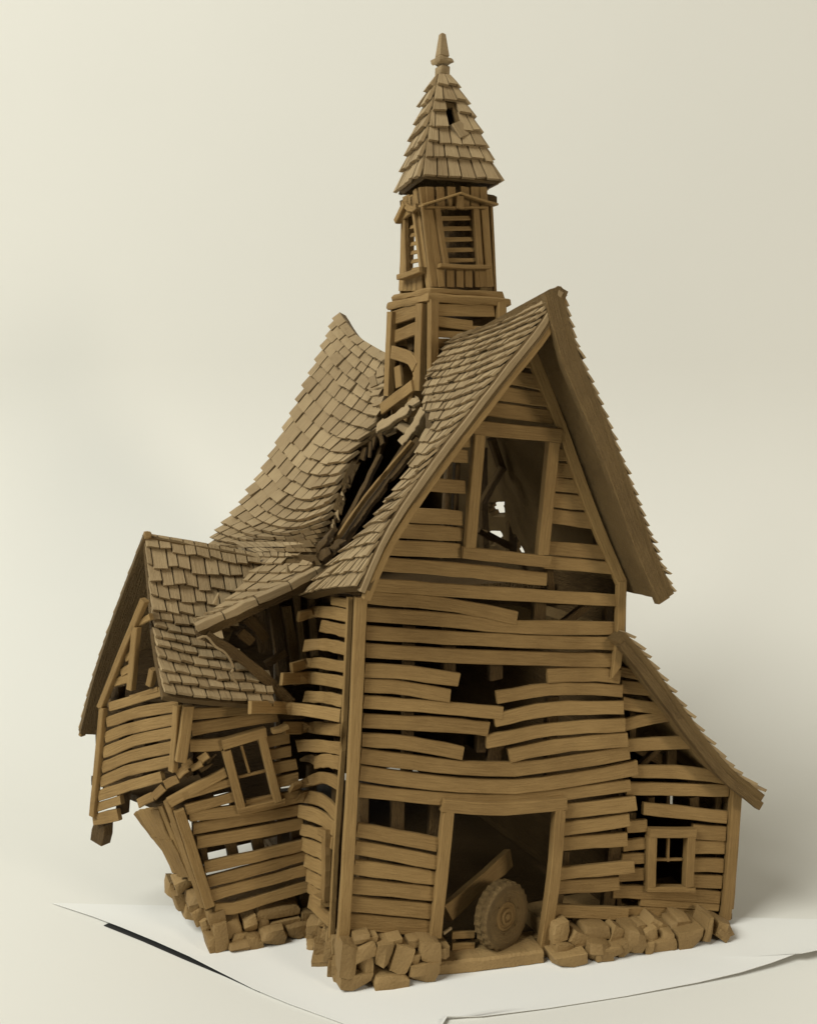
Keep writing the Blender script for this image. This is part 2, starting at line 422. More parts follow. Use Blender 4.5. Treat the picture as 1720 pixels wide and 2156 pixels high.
# studs seen through the gaps
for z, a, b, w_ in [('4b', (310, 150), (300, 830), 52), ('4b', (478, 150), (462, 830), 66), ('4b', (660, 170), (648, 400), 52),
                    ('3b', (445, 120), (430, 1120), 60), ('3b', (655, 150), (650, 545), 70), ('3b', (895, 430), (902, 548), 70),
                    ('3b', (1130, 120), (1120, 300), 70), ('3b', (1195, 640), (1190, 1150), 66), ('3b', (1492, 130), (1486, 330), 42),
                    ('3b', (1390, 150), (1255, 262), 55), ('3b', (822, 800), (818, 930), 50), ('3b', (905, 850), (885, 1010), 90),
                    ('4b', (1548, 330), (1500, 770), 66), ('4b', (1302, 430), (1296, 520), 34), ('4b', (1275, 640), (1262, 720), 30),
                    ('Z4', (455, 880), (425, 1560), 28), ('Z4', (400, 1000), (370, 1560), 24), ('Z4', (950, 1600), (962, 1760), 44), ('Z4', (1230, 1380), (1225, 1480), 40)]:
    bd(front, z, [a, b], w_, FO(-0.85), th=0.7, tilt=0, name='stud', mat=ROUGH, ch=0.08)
# ---- gable window and doorway frames
gw = bd(house, 'Z4', [(528, 838), (770, 862), (1006, 884)], 80, FR, th=0.7, off=0.28, tilt=0, name='gable_window')
for a, b, w_, nm in [((562, 880), (508, 1495), 62, 'jamb'), ((968, 922), (908, 1535), 66, 'jamb'), ((468, 1522), (945, 1574), 66, 'sill')]:
    bd(gw, 'Z4', [a, b], w_, FR, th=0.75, off=0.26, tilt=0, name=nm, rough=0.02)
dw = bd(house, '4b', [(690, 198), (950, 216), (1292, 190)], 62, FR, th=0.75, off=0.3, tilt=0, name='doorway')
for pts in ([(718, 228), (692, 500), (655, 842)], [(1262, 218), (1234, 560), (1178, 948)]):
    bd(dw, '4b', pts, 56, FR, th=0.75, off=0.28, tilt=0, name='jamb', rough=0.02)

# ---- main left wall, bulging boards
SP = (V3(0, 0, 2.3), unit((-1, 0, 0.056)))
left = sweep('left_wall', house, [V3(1.9, 0.9, 25.0), V3(2.2, 9.5, 24.5)], 0.9, 0.8, (-1, 0, 0), ROUGH)
def side(z, pts, h, **k):
    P = []
    for p in pts:
        d = D(z, p); q = at(*d, P=SP)
        if q[1] > 7.6:
            yy = 7.6-min(3.0, 0.026*(max(0, 640-d[0]))); q = at(*d, Y=yy)
        P.append(q+V3(-0.15, 0, 0))
    return sweep('board', left, P, h*ZT[z][2]*cpp(P[-1]), 0.30, SP[1], tilt=0.10, seg=8, skew=(R(-.3, .3), 0), **k)
for z, pts, h in [
    ('ZA', [(480, 640), (665, 668)], 90), ('ZA', [(130, 800), (350, 748), (648, 792)], 130), ('ZA', [(372, 892), (640, 950)], 128),
    ('ZA', [(195, 1095), (400, 1082), (625, 1132)], 128), ('ZA', [(60, 1318), (280, 1268), (612, 1312)], 118),
    ('ZA', [(-40, 1432), (300, 1422), (604, 1474)], 132), ('ZA', [(200, 1612), (400, 1620), (592, 1660)], 122),
    ('D', [(531, 1489), (620, 1491), (724, 1506)], 27), ('ZA', [(-10, 1930), (300, 1925), (572, 1952)], 128),
    ('ZB', [(100, 165), (300, 170), (462, 192)], 104), ('ZB', [(250, 300), (350, 290), (452, 310)], 112),
    ('ZB', [(45, 512), (230, 445), (330, 430), (440, 480)], 100), ('ZB', [(100, 585), (230, 590), (340, 640), (432, 735)], 108),
    ('ZB', [(115, 702), (280, 750), (412, 850)], 118), ('ZB', [(130, 850), (270, 890), (400, 965)], 96),
    ('ZB', [(145, 970), (330, 1050)], 112), ('ZB', [(165, 1100), (335, 1185)], 112), ('ZB', [(185, 1225), (340, 1315)], 108),
    ('ZB', [(195, 1330), (360, 1440)], 84), ('ZB', [(205, 1440), (372, 1590)], 122)]:
    side(z, pts, h)
P = [at(*D('ZB', p), P=SP) for p in ((252, 300), (190, 275), (118, 285))]
sweep('board', left, P, 0.9, 0.3, SP[1], taper=0.3)
P = [at(*D('1b', p), Y=6.5) for p in ((1385, 1310), (1335, 1335), (1290, 1345))]
sweep('board', left, P, 0.9, 0.3, SP[1], taper=0.8)
# left facing half of the corner post
P = [at(*D('ZA', p), P=SP)+V3(-.2, 0, 0) for p in ((662, 600), (628, 1400), (592, 2150))]+[at(*D('ZB', p), P=SP)+V3(-.2, 0, 0) for p in ((430, 850), (384, 1735))]
sweep('corner_post', left, P, 0.34, 0.4, SP[1], seg=10, rough=0.02)
for z, a, b in [('ZA', (320, 820), (335, 1010)), ('ZA', (345, 1000), (400, 1700)), ('ZA', (440, 1400), (430, 1900)), ('ZA', (580, 700), (560, 2100)), ('ZB', (200, 330), (180, 900)), ('ZB', (430, 100), (380, 1400)), ('2b', (1300, 1280), (1300, 1420)), ('ZB', (260, 800), (240, 950)), ('ZB', (290, 1350), (300, 1480))]:
    q = [at(*D(z, p), P=(V3(0.9, 0, 2.3), SP[1])) for p in (a, b)]
    sweep('stud', left, q, 0.8, 0.7, SP[1], ROUGH, ch=0.08)
sw = sweep('side_window', house, [at(*D('ZB', p), P=SP)+V3(-.35, 0, 0) for p in ((345, 880), (348, 1150), (338, 1400))], 0.42, 0.4, SP[1], rough=0.08)
sweep('jamb', sw, [at(*D('ZB', p), P=SP)+V3(-.45, 0, 0) for p in ((377, 850), (378, 1150), (368, 1430))], 0.42, 0.5, SP[1], rough=0.16, seg=9)
sweep('sill', sw, [at(*D('ZB', p), P=SP)+V3(-.5, 0, 0) for p in ((300, 1405), (372, 1450))], 0.5, 0.7, SP[1], rough=0.08)
sweep('head', sw, [at(*D('ZB', p), P=SP)+V3(-.4, 0, 0) for p in ((318, 862), (382, 890))], 0.5, 0.5, SP[1], rough=0.08)

# ================================================================== main roof
YF = FO(3.5)
fe = [(1176, 602), (1150, 655), (1119, 700), (1073, 755), (1027, 815), (973, 883), (920, 952), (874, 1017), (824, 1092), (790, 1155), (757, 1236)]
be = [(970, 712), (935, 728), (912, 765), (900, 806), (893, 850), (896, 900), (876, 965), (834, 1035), (780, 1105), (714, 1174), (635, 1256)]
G = []
for i, (a, b) in enumerate(zip(fe, be)):
    pf = at(*a, P=YF); pb = at(*b, X=pf[0]-0.2)
    mid = (pf+pb)/2+V3(0, 0, -0.25 if i < 8 else 0.15)
    G.append([pf, mid, pb])
fr_f = grid_surface(G)
out_l = V3(-0.8, 0, 0.6)
RIDGE = at(1176, 602, P=YF)
front_roof = slab('front_roof', house, fr_f, out_l, 0.75, 16, 30)
def fr_mask(u, v):
    x, y, _ = proj(fr_f(u, v))
    hole = (870 < x < 912 and 868 < y < 905)
    return not hole
shingles(front_roof, fr_f, out_l, 27, 0.82, fr_mask, lift=0.34)
# rake board under the front edge of the left slope
sweep('rake_board', front_roof, [fr_f(0.01, v/10)+V3(0.5, 0.15, -0.80) for v in range(11)], 0.5, 0.5, (0.0, -1, 0.0), WOOD, seg=16)
sweep('rake_board', front_roof, [fr_f(0.01, v/10)+V3(0.18, 0.05, -0.30) for v in range(11)], 0.42, 0.5, (0.0, -1, 0.0), SHING, seg=16, rough=.08)

# right slope: mostly its underside and ragged shingle ends are seen
rr = [(1180, 600), (1215, 735), (1275, 880), (1330, 1025), (1375, 1150), (1418, 1250)]
G = []
for i, a in enumerate(rr):
    pf = at(*a, P=YF); 
    if i == 0: pf = RIDGE+V3(0.15, 0, 0.0)
    sag = -1.0*math.sin(0.6)
    G.append([pf, pf+V3(-0.1, 9, -1.4+0.25*i), pf+V3(-0.5, 18, -3.0+0.5*i), pf+V3(-0.9, 28, -4.5+0.7*i), pf+V3(-1.2, 41, -5.0+.8*i)])
rs_f = grid_surface(G); out_r = V3(0.9, 0, 0.45)
def in_poly(x, y, poly):
    c = False; n = len(poly)
    for i in range(n):
        (x0, y0), (x1, y1) = poly[i], poly[(i+1) % n]
        if (y0 > y) != (y1 > y) and x < (x1-x0)*(y-y0)/(y1-y0)+x0: c = not c
    return c
HOLES = [[D('Z4', p) for p in q] for q in (
    [(660, 1240), (705, 1215), (760, 1230), (758, 1295), (700, 1310), (664, 1280)],
    [(630, 1395), (690, 1372), (740, 1390), (738, 1440), (680, 1460), (630, 1430)],
    [(812, 1390), (885, 1545), (795, 1525)], [(625, 1285), (655, 1285), (650, 1315), (628, 1315)])]
def rs_mask(u, v):
    if v > 0.99 and u > 0.5 and False: return False
    x, y, _ = proj(rs_f(u, v))
    return not (u > 0.12 and any(in_poly(x, y, h) for h in HOLES))
right_roof = slab('right_roof', house, rs_f, out_r, 0.85, 84, 60, rs_mask)
shingles(right_roof, rs_f, out_r, 30, 1.0, lambda u, v: u < 0.2 and rs_mask(u, v), lift=0.34)
sweep('rake_board', right_roof, [rs_f(0.0, v/10)+V3(-0.75, 0.25, -0.45) for v in range(11)], 0.9, 0.6, (0, -1, 0), COMB, seg=14)

# rear part of the left slope, swept up to a second peak
YR = 37.0
rl = [(715, 657), (692, 715), (655, 797), (610, 890), (565, 978), (515, 1058), (462, 1122), (440, 1165)]
ru = [(822, 748), (812, 825), (800, 893), (742, 966), (714, 1036), (695, 1096), (680, 1138), (664, 1170)]
rx = [12.6, 11.0, 9.2, 7.6, 5.6, 3.6, 1.6, 0.2]
G = []
for i, (a, b, x) in enumerate(zip(rl, ru, rx)):
    p0 = at(*a, Y=YR); p1 = at(*b, X=x)
    m1 = p0*0.67+p1*0.33; m2 = p0*0.33+p1*0.67
    dz = [0, -.4, -.7, -1.1, -1.4, -1.4, -.8, 0][i]
    if i == 0: m1, m2 = at(748, 702, X=m1[0]), at(785, 728, X=m2[0])
    else: m1 = m1+V3(0, 0, dz); m2 = m2+V3(0, 0, dz)
    G.append([p0, m1, m2, p1])
rr_f = grid_surface(G)
def ragged(f, u, v, k=0.035): return u < 1-k*(1+math.sin(v*37)+0.6*math.sin(v*91+2))
rear_roof = slab('rear_roof', house, rr_f, out_l, 0.8, 26, 26, lambda u, v: ragged(rr_f, u, v, .02))
shingles(rear_roof, rr_f, out_l, 22, 2.55, None, lift=0.62, th=0.30)
# its other slope, hidden from here
rb0 = [rr_f(t, 0)+V3(.3, -.3, -.5) for t in (0, .33, .67, 1)]
G2 = [rb0, [p+V3(5, 0, -10) for p in rb0], [p+V3(9.5, 0, -20) for p in rb0]]
rear_back = slab('rear_right_roof', house, grid_surface(G2), out_r, 0.8, 8, 8)

# lower sweep of the rear roof, kicked out over the wing
low = [([(490, 1140), (682, 1142)], (24, 7.6)), ([(545, 1166), (676, 1165)], (18, 7.4)), ([(530, 1200), (655, 1200)], (14, 7.2)),
       ([(505, 1242), (585, 1240)], (11.0, 7.2)), ([(456, 1284), (505, 1276)], (9.0, 7.2)), ([(410, 1312), (428, 1311)], (7.6, 7.2))]
G = []
for (a, b), (y0, y1) in low:
    p0 = at(*a, Y=y0); p1 = at(*b, Y=y1); G.append([p0, (p0+p1)/2, p1])
ls_f = grid_surface(G)
lower_roof = slab('flared_roof', house, ls_f, out_l, 0.55, 12, 18, lambda u, v: True)
shingles(lower_roof, ls_f, out_l, 11, 1.2, lambda u, v: not (0.55 < u < .75 and .25 < v < .34), lift=0.3, th=0.16)
# torn front lip of the flared roof, its brace and rafter ends
lip = [(412, 1322), (470, 1296), (540, 1264), (610, 1232), (665, 1205), (705, 1180)]
Pl = [at(*a, Y=6.9) for a in lip]
for i in range(5):
    a, b = Pl[i], Pl[i+1]; m = (a+b)/2; g = 0.02
    sweep('edge_board', lower_roof, [a+(b-a)*g, b-(b-a)*g], 0.55+R(-.05, .05), 0.7, (0.2, -1, 0), SHING, seg=3, rough=0.1)
    sweep('edge_board', lower_roof, [a+V3(0.1, .25, -0.55), b+V3(0.1, .25, -0.55)], 0.6, 0.6, (0.2, -1, 0), ROUGH, seg=3, rough=0.1)
sweep('brace', lower_roof, [at(432, 1336, Y=7.0), at(520, 1395, Y=7.3), at(612, 1478, Y=7.6)], 0.75, 0.8, (0, -1, 0), ROUGH, seg=8, rough=0.08)
wirepts = [(415, 1345), (435, 1340), (455, 1362), (475, 1375), (492, 1404), (486, 1420), (500, 1440)]
sweep('torn_edge', lower_roof, [at(*p, Y=6.4) for p in wirepts], 0.16, 0.16, (0, -1, 0), SHING, seg=18, ch=0.03)
# splinters standing on the roofs
for a, b in [((452, 1272), (461, 1248)), ((914, 835), (912, 885)), ((607, 1205), (604, 1188))]:
    q = at(*a, Y=7.5) if a[0] < 700 else at(*a, X=8.2)
    r2 = at(*b, Y=7.5) if a[0] < 700 else at(*b, X=8.2)
    sweep('splinter', lower_roof if a[0] < 700 else front_roof, [q, r2], 0.30, 0.25, (0, -1, 0), SHING, seg=2, taper=0.3)

# timbers showing in the gap between the two roof parts
frame = sweep('roof_frame', house, [at(712, 1160, X=4.2), at(790, 1040, X=7.4), at(872, 915, X=10.6)], 0.55, 0.6, (-0.8, -.3, .5), ROUGH, rough=0.05)
for pts, xs, w_, m_ in [([(700, 1150), (770, 1048), (868, 930)], (2.2, 5.0, 8.4), 0.22, WOOD), ([(706, 1156), (790, 1045), (884, 925)], (2.6, 5.8, 9.0), 0.9, ROUGH), ([(690, 1160), (745, 1070), (800, 960)], (3.5, 6.0, 9.0), 0.5, ROUGH),
                    ([(662, 1172), (690, 1166), (722, 1140)], (0.6, 1.0, 2.2), 0.9, ROUGH), ([(668, 1164), (684, 1140), (700, 1120)], (0.6, 1.2, 2.4), 0.8, ROUGH),
                    ([(735, 1110), (770, 1030), (812, 920)], (5.6, 7.6, 10.4), 0.4, ROUGH), ([(800, 900), (850, 870), (880, 838)], (8.4, 9.2, 10.2), 0.9, SHING), ([(845, 935), (870, 905), (895, 862)], (8.0, 8.8, 9.6), 0.8, SHING)]:
    sweep('rafter', frame, [at(*p, X=x) for p, x in zip(pts, xs)], w_, 0.4, (-0.8, -.3, .5), m_, rough=0.14, seg=12)
for t in range(26):                       # splintered board ends along the torn edge
    v = .30+.62*t/26; q = rr_f(1.0, v); a = unit(rr_f(1.0, min(1, v+.03))-rr_f(1.0, v-.03)); f_ = unit(rr_f(1.0, v)-rr_f(.96, v))
    n_ = unit(V3(-.7, -.2, .6)+V3(R(-.3, .3), R(-.3, .3), R(-.3, .3)))
    e = unit(f_*R(.3, 1)+a*R(.2, 1.3)+V3(0, 0, R(-.5, .1))); l_ = R(.5, 1.5)
    sweep('splinter', frame, [q-f_*.3-n_*.35, q-f_*.3+e*l_-n_*R(.3, .6)], R(.35, .8), R(.12, .3), n_, ROUGH if rnd.random() < .65 else SHING, seg=2, taper=R(.2, .8), rough=.12, skew=(0, R(-.4, .4)))

# ================================================================== wing on the left
GP0 = at(392, 1480, Y=7.4); gdir = unit((-0.58, 0.81, 0)); gn = unit((-0.81, -0.58, 0))
GP = (GP0, gn); WF = PY(7.6)
wing_front = sweep('wing_front_wall', house, [at(400, 1500, Y=8.9), at(640, 1500, Y=8.9)], 0.8, 0.8, (0, -1, 0), ROUGH)
for z, pts, h in [
    ('1b', [(800, 1238), (1180, 1205)], 70), ('1b', [(795, 1335), (1050, 1290), (1320, 1245)], 84), ('1b', [(785, 1435), (985, 1425)], 78),
    ('1b', [(1245, 1412), (1395, 1382)], 76), ('1b', [(1262, 1492), (1405, 1465)], 72), ('1b', [(1285, 1576), (1440, 1545)], 72), ('1b', [(1310, 1660), (1450, 1628)], 74),
    ('1b', [(655, 1785), (830, 1690), (1005, 1598)], 72), ('1b', [(740, 1742), (1045, 1655)], 58), ('1b', [(760, 1828), (1060, 1748)], 66),
    ('1b', [(1130, 1790), (1470, 1722)], 50),
    ('2b', [(395, 690), (800, 640), (1245, 545)], 92), ('2b', [(425, 790), (1255, 640)], 92), ('2b', [(455, 895), (850, 825), (1262, 745)], 100),
    ('2b', [(512, 1085), (900, 1000), (1290, 905)], 92), ('2b', [(540, 1192), (900, 1100), (1305, 985)], 92), ('2b', [(565, 1295), (900, 1205), (1325, 1090)], 94),
    ('2b', [(590, 1402), (760, 1390), (1050, 1300), (1340, 1215)], 92)]:
    bd(wing_front, z, pts, h*.95, WF, tilt=0.12)
for a, b, w_ in [((705, 880), (735, 1010), 80), ((905, 830), (930, 960), 90), ((1210, 750), (1225, 850), 110), ((1285, 1270), (1290, 1400), 100), ((500, 930), (520, 1050), 50)]:
    bd(wing_front, '2b', [a, b], w_, PY(8.5), th=0.7, tilt=0, name='stud', mat=ROUGH, ch=.08)
post(wing_front, '2b', [(312, 640), (430, 1000), (548, 1372)], 80, WF)
post(wing_front, '1b', [(772, 1185), (752, 1350), (725, 1525)], 66, WF)
ww = bd(house, '1b', [(978, 1420), (1245, 1342)], 66, WF, th=0.7, off=.3, tilt=0, name='wing_window')
for pts, w_, nm in [([(1002, 1455), (1095, 1812)], 52, 'jamb'), ([(1218, 1368), (1318, 1765)], 50, 'jamb'), ([(1072, 1822), (1358, 1760)], 34, 'sill'),
                    ([(1100, 1432), (1150, 1600)], 16, 'muntin'), ([(1085, 1628), (1255, 1588)], 18, 'muntin')]:
    bd(ww, '1b', pts, w_, WF, th=0.7 if nm != 'muntin' else 0.3, off=.28 if nm != 'muntin' else 0, tilt=0, name=nm, rough=.02)
# gable end, overhanging
wing_gable = sweep('wing_gable_wall', house, [at(*D('1b', p), P=(GP0-gn*1.2, gn)) for p in ((300, 1180), (720, 1190))], 0.8, 0.7, gn, ROUGH)
for pts, h in [([(300, 1195), (450, 1148), (615, 1100)], 66), ([(425, 1140), (600, 1085)], 40), ([(285, 1288), (480, 1228), (730, 1188)], 78), ([(272, 1385), (450, 1320), (722, 1268)], 80),
               ([(262, 1478), (450, 1403), (712, 1348)], 80), ([(252, 1568), (430, 1498), (700, 1438)], 80), ([(242, 1658), (400, 1590), (690, 1522)], 80),
               ([(232, 1740), (420, 1680), (622, 1622)], 76), ([(222, 1812), (372, 1765)], 66), ([(200, 1890), (352, 1858)], 80),
               ([(395, 895), (455, 860)], 62), ([(370, 985), (448, 942)], 62), ([(325, 1045), (440, 1012)], 62), ([(425, 805), (465, 785)], 50), ([(455, 692), (548, 640)], 50)]:
    bd(wing_gable, '1b', pts, h*.88, GP, tilt=0.1)
for pts, w_, nm in [([(268, 1195), (240, 1500), (206, 1860)], 0.5, 'corner_post'), ([(722, 1180), (712, 1380), (694, 1585)], 0.5, 'corner_post'),
                    ([(522, 535), (390, 850), (252, 1195)], 0.5, 'rake_trim'), ([(472, 700), (438, 1085)], 0.55, 'stud'), ([(575, 960), (555, 1060)], 0.5, 'stud')]:
    sweep(nm, wing_gable, [at(*D('1b', p), P=GP)+gn*.2 for p in pts], w_, 0.5, gn, rough=.03)
for p0, p1 in [((400, 1250), (380, 1620)), ((560, 1200), (540, 1650)), ((350, 1060), (340, 1180)), ((385, 1700), (370, 1840))]:
    sweep('stud', wing_gable, [at(*D('1b', p), P=(GP0-gn*0.8, gn)) for p in (p0, p1)], 0.8, 0.7, gn, ROUGH)
sweep('stud', wing_gable, [at(*D('1b', p), P=(GP0-gn*0.6, gn)) for p in ((255, 1900), (238, 2024))], 1.15, .9, gn, ROUGH, rough=.1)
# wing roof
R0, R1 = at(303, 1122, Y=14.5), at(545, 1166, Y=14.5)
pe = [(303, 1122), (316, 1270), (326, 1360), (344, 1466)]; pw = [(545, 1166), (555, 1290), (566, 1390), (576, 1486)]
G = []
for i in range(4):
    y = 14.5+(6.2-14.5)*i/3; a, b = at(*pe[i], Y=y), at(*pw[i], Y=y)
    m = at(*[(pe[i][0]*.5+pw[i][0]*.5), (pe[i][1]*.5+pw[i][1]*.5)+[-2, 6, 10, 2][i]], Y=y); G.append([a, m, b])
wr_f = grid_surface(G); out_w = V3(0, -0.8, 0.7)
GAPW = [(452, 1348), (560, 1270), (720, 1200), (720, 1500), (618, 1482), (540, 1412)]
def wr_mask(u, v):
    x, y, _ = proj(wr_f(u, v)); return not in_poly(x, y, GAPW)
wing_roof = slab('wing_roof', house, wr_f, out_w, 0.5, 26, 26, wr_mask)
shingles(wing_roof, wr_f, out_w, 13, 0.98, wr_mask, lift=0.50, th=0.26, jit=0.14)
oe = [(500, 122), (385, 430), (280, 720), (180, 1030), (100, 1335)]
G = []
for i, q in enumerate(oe):
    a = R0+V3(0, .05, 0) if i == 0 else at(*D('1b', q), Y=14.5+6.0*i/4)
    G.append([a, a*.5+(R1+V3(-1.0*i, 2.0*i, -4.0*i))*.5, R1+V3(-1.0*i, 2.0*i, -4.0*i)])
wb_f = grid_surface(G)
wing_back = slab('wing_rear_roof', house, wb_f, V3(0, .8, .6), 0.6, 10, 14)
shingles(wing_back, wb_f, V3(0, .8, .6), 19, 1.1, lambda u, v: u < 0.22, lift=0.36, th=0.2)
sweep('rake_board', wing_back, [wb_f(0, t/6)+V3(0.25, -.1, -.45) for t in range(7)], 0.35, 0.5, gn, WOOD, seg=9)
stone(wing_roof, R0+V3(0.25, -.35, -.12), (0.28, 0.26, 0.28), (V3(1, 0, 0), V3(0, 0, 1), V3(0, 1, 0)), name='ridge_knob')
# leaning lower left wall of the wing and its broken top
lw = sweep('wing_left_wall', house, [at(*D('2b', p), Y=9.2) for p in ((300, 700), (420, 1000), (540, 1390))], 1.1, 0.6, gn, ROUGH)
for pts, y, w_ in [([(225, 575), (360, 950), (505, 1385)], 8.0, 0.55), ([(185, 610), (300, 900), (420, 1180)], 9.0, 0.5), ([(150, 640), (190, 760), (245, 880)], 9.4, 0.7),
                   ([(250, 870), (310, 1000), (380, 1150)], 9.2, 0.7), ([(90, 640), (150, 760), (200, 860)], 10.0, 0.8), ([(200, 850), (260, 960), (350, 1150)], 10.0, 0.8),
                   ([(40, 650), (90, 745), (150, 840)], 10.8, 0.8), ([(140, 830), (220, 940), (310, 1120)], 10.9, 0.8), ([(5, 665), (80, 770), (180, 890)], 11.6, 0.7), ([(170, 880), (235, 970), (300, 1120)], 11.6, 0.7),
                   ([(275, 740), (350, 930), (430, 1180)], 8.6, 0.5)]:
    sweep('board', lw, [at(*D('2b', p), Y=y) for p in pts], w_, 0.35, gn, rough=0.09, seg=5)
for c, y, s_, an in [((65, 572), 9.0, 1.25, 20), ((165, 512), 8.6, 1.1, 30), ((262, 432), 8.2, 1.1, 38), ((345, 352), 8.0, .95, 50), ((385, 300), 7.9, 0.8, 58), ((455, 310), 7.4, 0.9, 48), ((508, 248), 7.4, 0.8, 45)]:
    ca, sa = math.cos(math.radians(an)), math.sin(math.radians(an))
    q = at(*D('2b', c), Y=y)
    an2 = math.radians(an+R(-22, 22)); ca, sa = math.cos(an2), math.sin(an2); n2_ = unit(-fw+V3(R(-.5, .2), 0, R(0, .6)))
    box('board_stub', lw, q, (rt*ca+up*sa, np.cross(n2_, rt*ca+up*sa), n2_), (s_*0.46, s_*R(.24, .36), 0.12))
    if s_ < 1.0: sweep('splinter', lw, [q+V3(.3, .5, -.5), q+V3(.3, .5, -.5)+(rt*ca+up*sa)*s_*1.1], s_*.4, .2, -fw, ROUGH, seg=2, taper=.3, rough=.15)

# ================================================================== lean-to on the right
LP = FO(-0.5)
lean = sweep('lean_to_wall', house, [at(1320, 1560, P=FO(-1.8)), at(1530, 1680, P=FO(-1.8))], 0.8, 0.7, (0, -1, 0), ROUGH)
for pts, h in [([(255, 345), (385, 372)], 60), ([(270, 438), (478, 462)], 75), ([(275, 535), (530, 578)], 70), ([(285, 665), (560, 605)], 70), ([(300, 785), (705, 768)], 75),
               ([(330, 942), (600, 945), (885, 978)], 74), ([(300, 1042), (905, 1056)], 76), ([(398, 1160), (895, 1216)], 74),
               ([(300, 1272), (420, 1264)], 72), ([(692, 1300), (886, 1312)], 86), ([(280, 1385), (410, 1368)], 70), ([(688, 1390), (882, 1396)], 78),
               ([(270, 1462), (404, 1458)], 62), ([(686, 1495), (872, 1502)], 80), ([(250, 1560), (404, 1552)], 72), ([(684, 1590), (862, 1600)], 78),
               ([(220, 1655), (500, 1665), (852, 1692)], 76), ([(380, 1715), (845, 1750)], 45), ([(180, 1790), (500, 1778), (800, 1778)], 74)]:
    bd(lean, '5b', pts, h, LP, tilt=0.12)
post(lean, '5b', [(938, 1045), (910, 1450), (876, 1812)], 62, LP)
bd(lean, '5b', [(972, 1070), (948, 1450), (922, 1755)], 20, FO(-1.1), th=0.5, tilt=0, name='corner_post')
for a, b, w_ in [((385, 905), (490, 800), 50), ((565, 790), (562, 920), 66), ((330, 560), (330, 780), 40), ((440, 1090), (445, 1180), 40), ((695, 1090), (700, 1180), 60), ((840, 1080), (830, 1740), 40), ((660, 640), (800, 900), 60), ((330, 1180), (320, 1280), 50)]:
    bd(lean, '5b', [a, b], w_, FO(-1.3), th=0.7, tilt=0, name='stud', mat=ROUGH, ch=.08)
lwd = bd(house, '5b', [(420, 1296), (694, 1298)], 52, LP, th=.7, off=.28, tilt=0, name='lean_to_window')
for pts, w_, nm in [([(438, 1318), (432, 1612)], 54, 'jamb'), ([(666, 1318), (655, 1612)], 54, 'jamb'), ([(408, 1628), (688, 1632)], 32, 'sill'), ([(549, 1320), (546, 1475)], 16, 'muntin'), ([(462, 1466), (632, 1466)], 16, 'muntin')]:
    bd(lwd, '5b', pts, w_, LP, th=.7 if nm != 'muntin' else .3, off=.26 if nm != 'muntin' else 0, tilt=0, name=nm, rough=.02)
lt = [(300, 120), (440, 290), (600, 510), (760, 730), (930, 930), (1125, 1085)]
G = []
for i, p in enumerate(lt):
    a = at(*D('5b', p), P=FO(1.4)); G.append([a, a+V3(0, 14, 0.2), a+V3(-.3, 28, -.2)])
lt_f = grid_surface(G); out_t = V3(.7, 0, .7)
lean_roof = slab('lean_to_roof', house, lt_f, out_t, 0.85, 8, 14)
shingles(lean_roof, lt_f, out_t, 15, 1.15, lambda u, v: u < 0.16, lift=0.42, th=0.22, jit=0.2)
sweep('rake_board', lean_roof, [lt_f(0, t/8)+V3(-.35, .15, -.75) for t in range(9)], 0.6, 0.6, (0, -1, 0), COMB, seg=12, rough=.06)

# ================================================================== walls out of sight, floor
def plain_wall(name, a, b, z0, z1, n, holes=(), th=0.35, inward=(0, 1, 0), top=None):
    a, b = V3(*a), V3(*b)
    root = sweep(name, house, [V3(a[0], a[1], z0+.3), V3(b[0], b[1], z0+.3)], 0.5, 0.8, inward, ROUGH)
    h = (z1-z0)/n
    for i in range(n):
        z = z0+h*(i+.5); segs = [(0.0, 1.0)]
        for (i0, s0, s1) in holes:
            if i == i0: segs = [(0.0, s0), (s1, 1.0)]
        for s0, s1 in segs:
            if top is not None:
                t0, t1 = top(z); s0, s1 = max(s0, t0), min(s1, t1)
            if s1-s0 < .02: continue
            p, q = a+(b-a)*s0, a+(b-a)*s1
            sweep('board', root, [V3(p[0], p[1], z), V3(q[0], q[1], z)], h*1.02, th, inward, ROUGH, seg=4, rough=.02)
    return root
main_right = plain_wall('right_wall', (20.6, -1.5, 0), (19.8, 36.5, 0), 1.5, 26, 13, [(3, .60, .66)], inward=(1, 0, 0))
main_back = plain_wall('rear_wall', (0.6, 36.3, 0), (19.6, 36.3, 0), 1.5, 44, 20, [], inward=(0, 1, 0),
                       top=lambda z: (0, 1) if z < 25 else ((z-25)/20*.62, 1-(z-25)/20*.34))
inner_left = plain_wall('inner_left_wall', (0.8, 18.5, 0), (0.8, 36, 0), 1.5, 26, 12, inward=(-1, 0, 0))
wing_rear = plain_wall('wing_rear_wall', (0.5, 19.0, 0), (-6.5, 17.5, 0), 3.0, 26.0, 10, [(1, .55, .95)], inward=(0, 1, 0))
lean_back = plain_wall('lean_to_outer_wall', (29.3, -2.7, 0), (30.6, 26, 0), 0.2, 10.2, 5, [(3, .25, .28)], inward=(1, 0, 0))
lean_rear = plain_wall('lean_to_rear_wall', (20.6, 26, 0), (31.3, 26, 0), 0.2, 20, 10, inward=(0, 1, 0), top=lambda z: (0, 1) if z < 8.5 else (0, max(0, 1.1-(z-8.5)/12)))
def prism(name, pts, z0, z1, mat, parent):
    n = len(pts); V = [V3(p[0], p[1], z0) for p in pts]+[V3(p[0], p[1], z1) for p in pts]
    Fc = [tuple(range(n)), tuple(range(n, 2*n))]+[(i, (i+1) % n, (i+1) % n+n, i+n) for i in range(n)]
    return mk(name, V, Fc, mat, parent, uv=[(p[0], p[1]) for p in V])
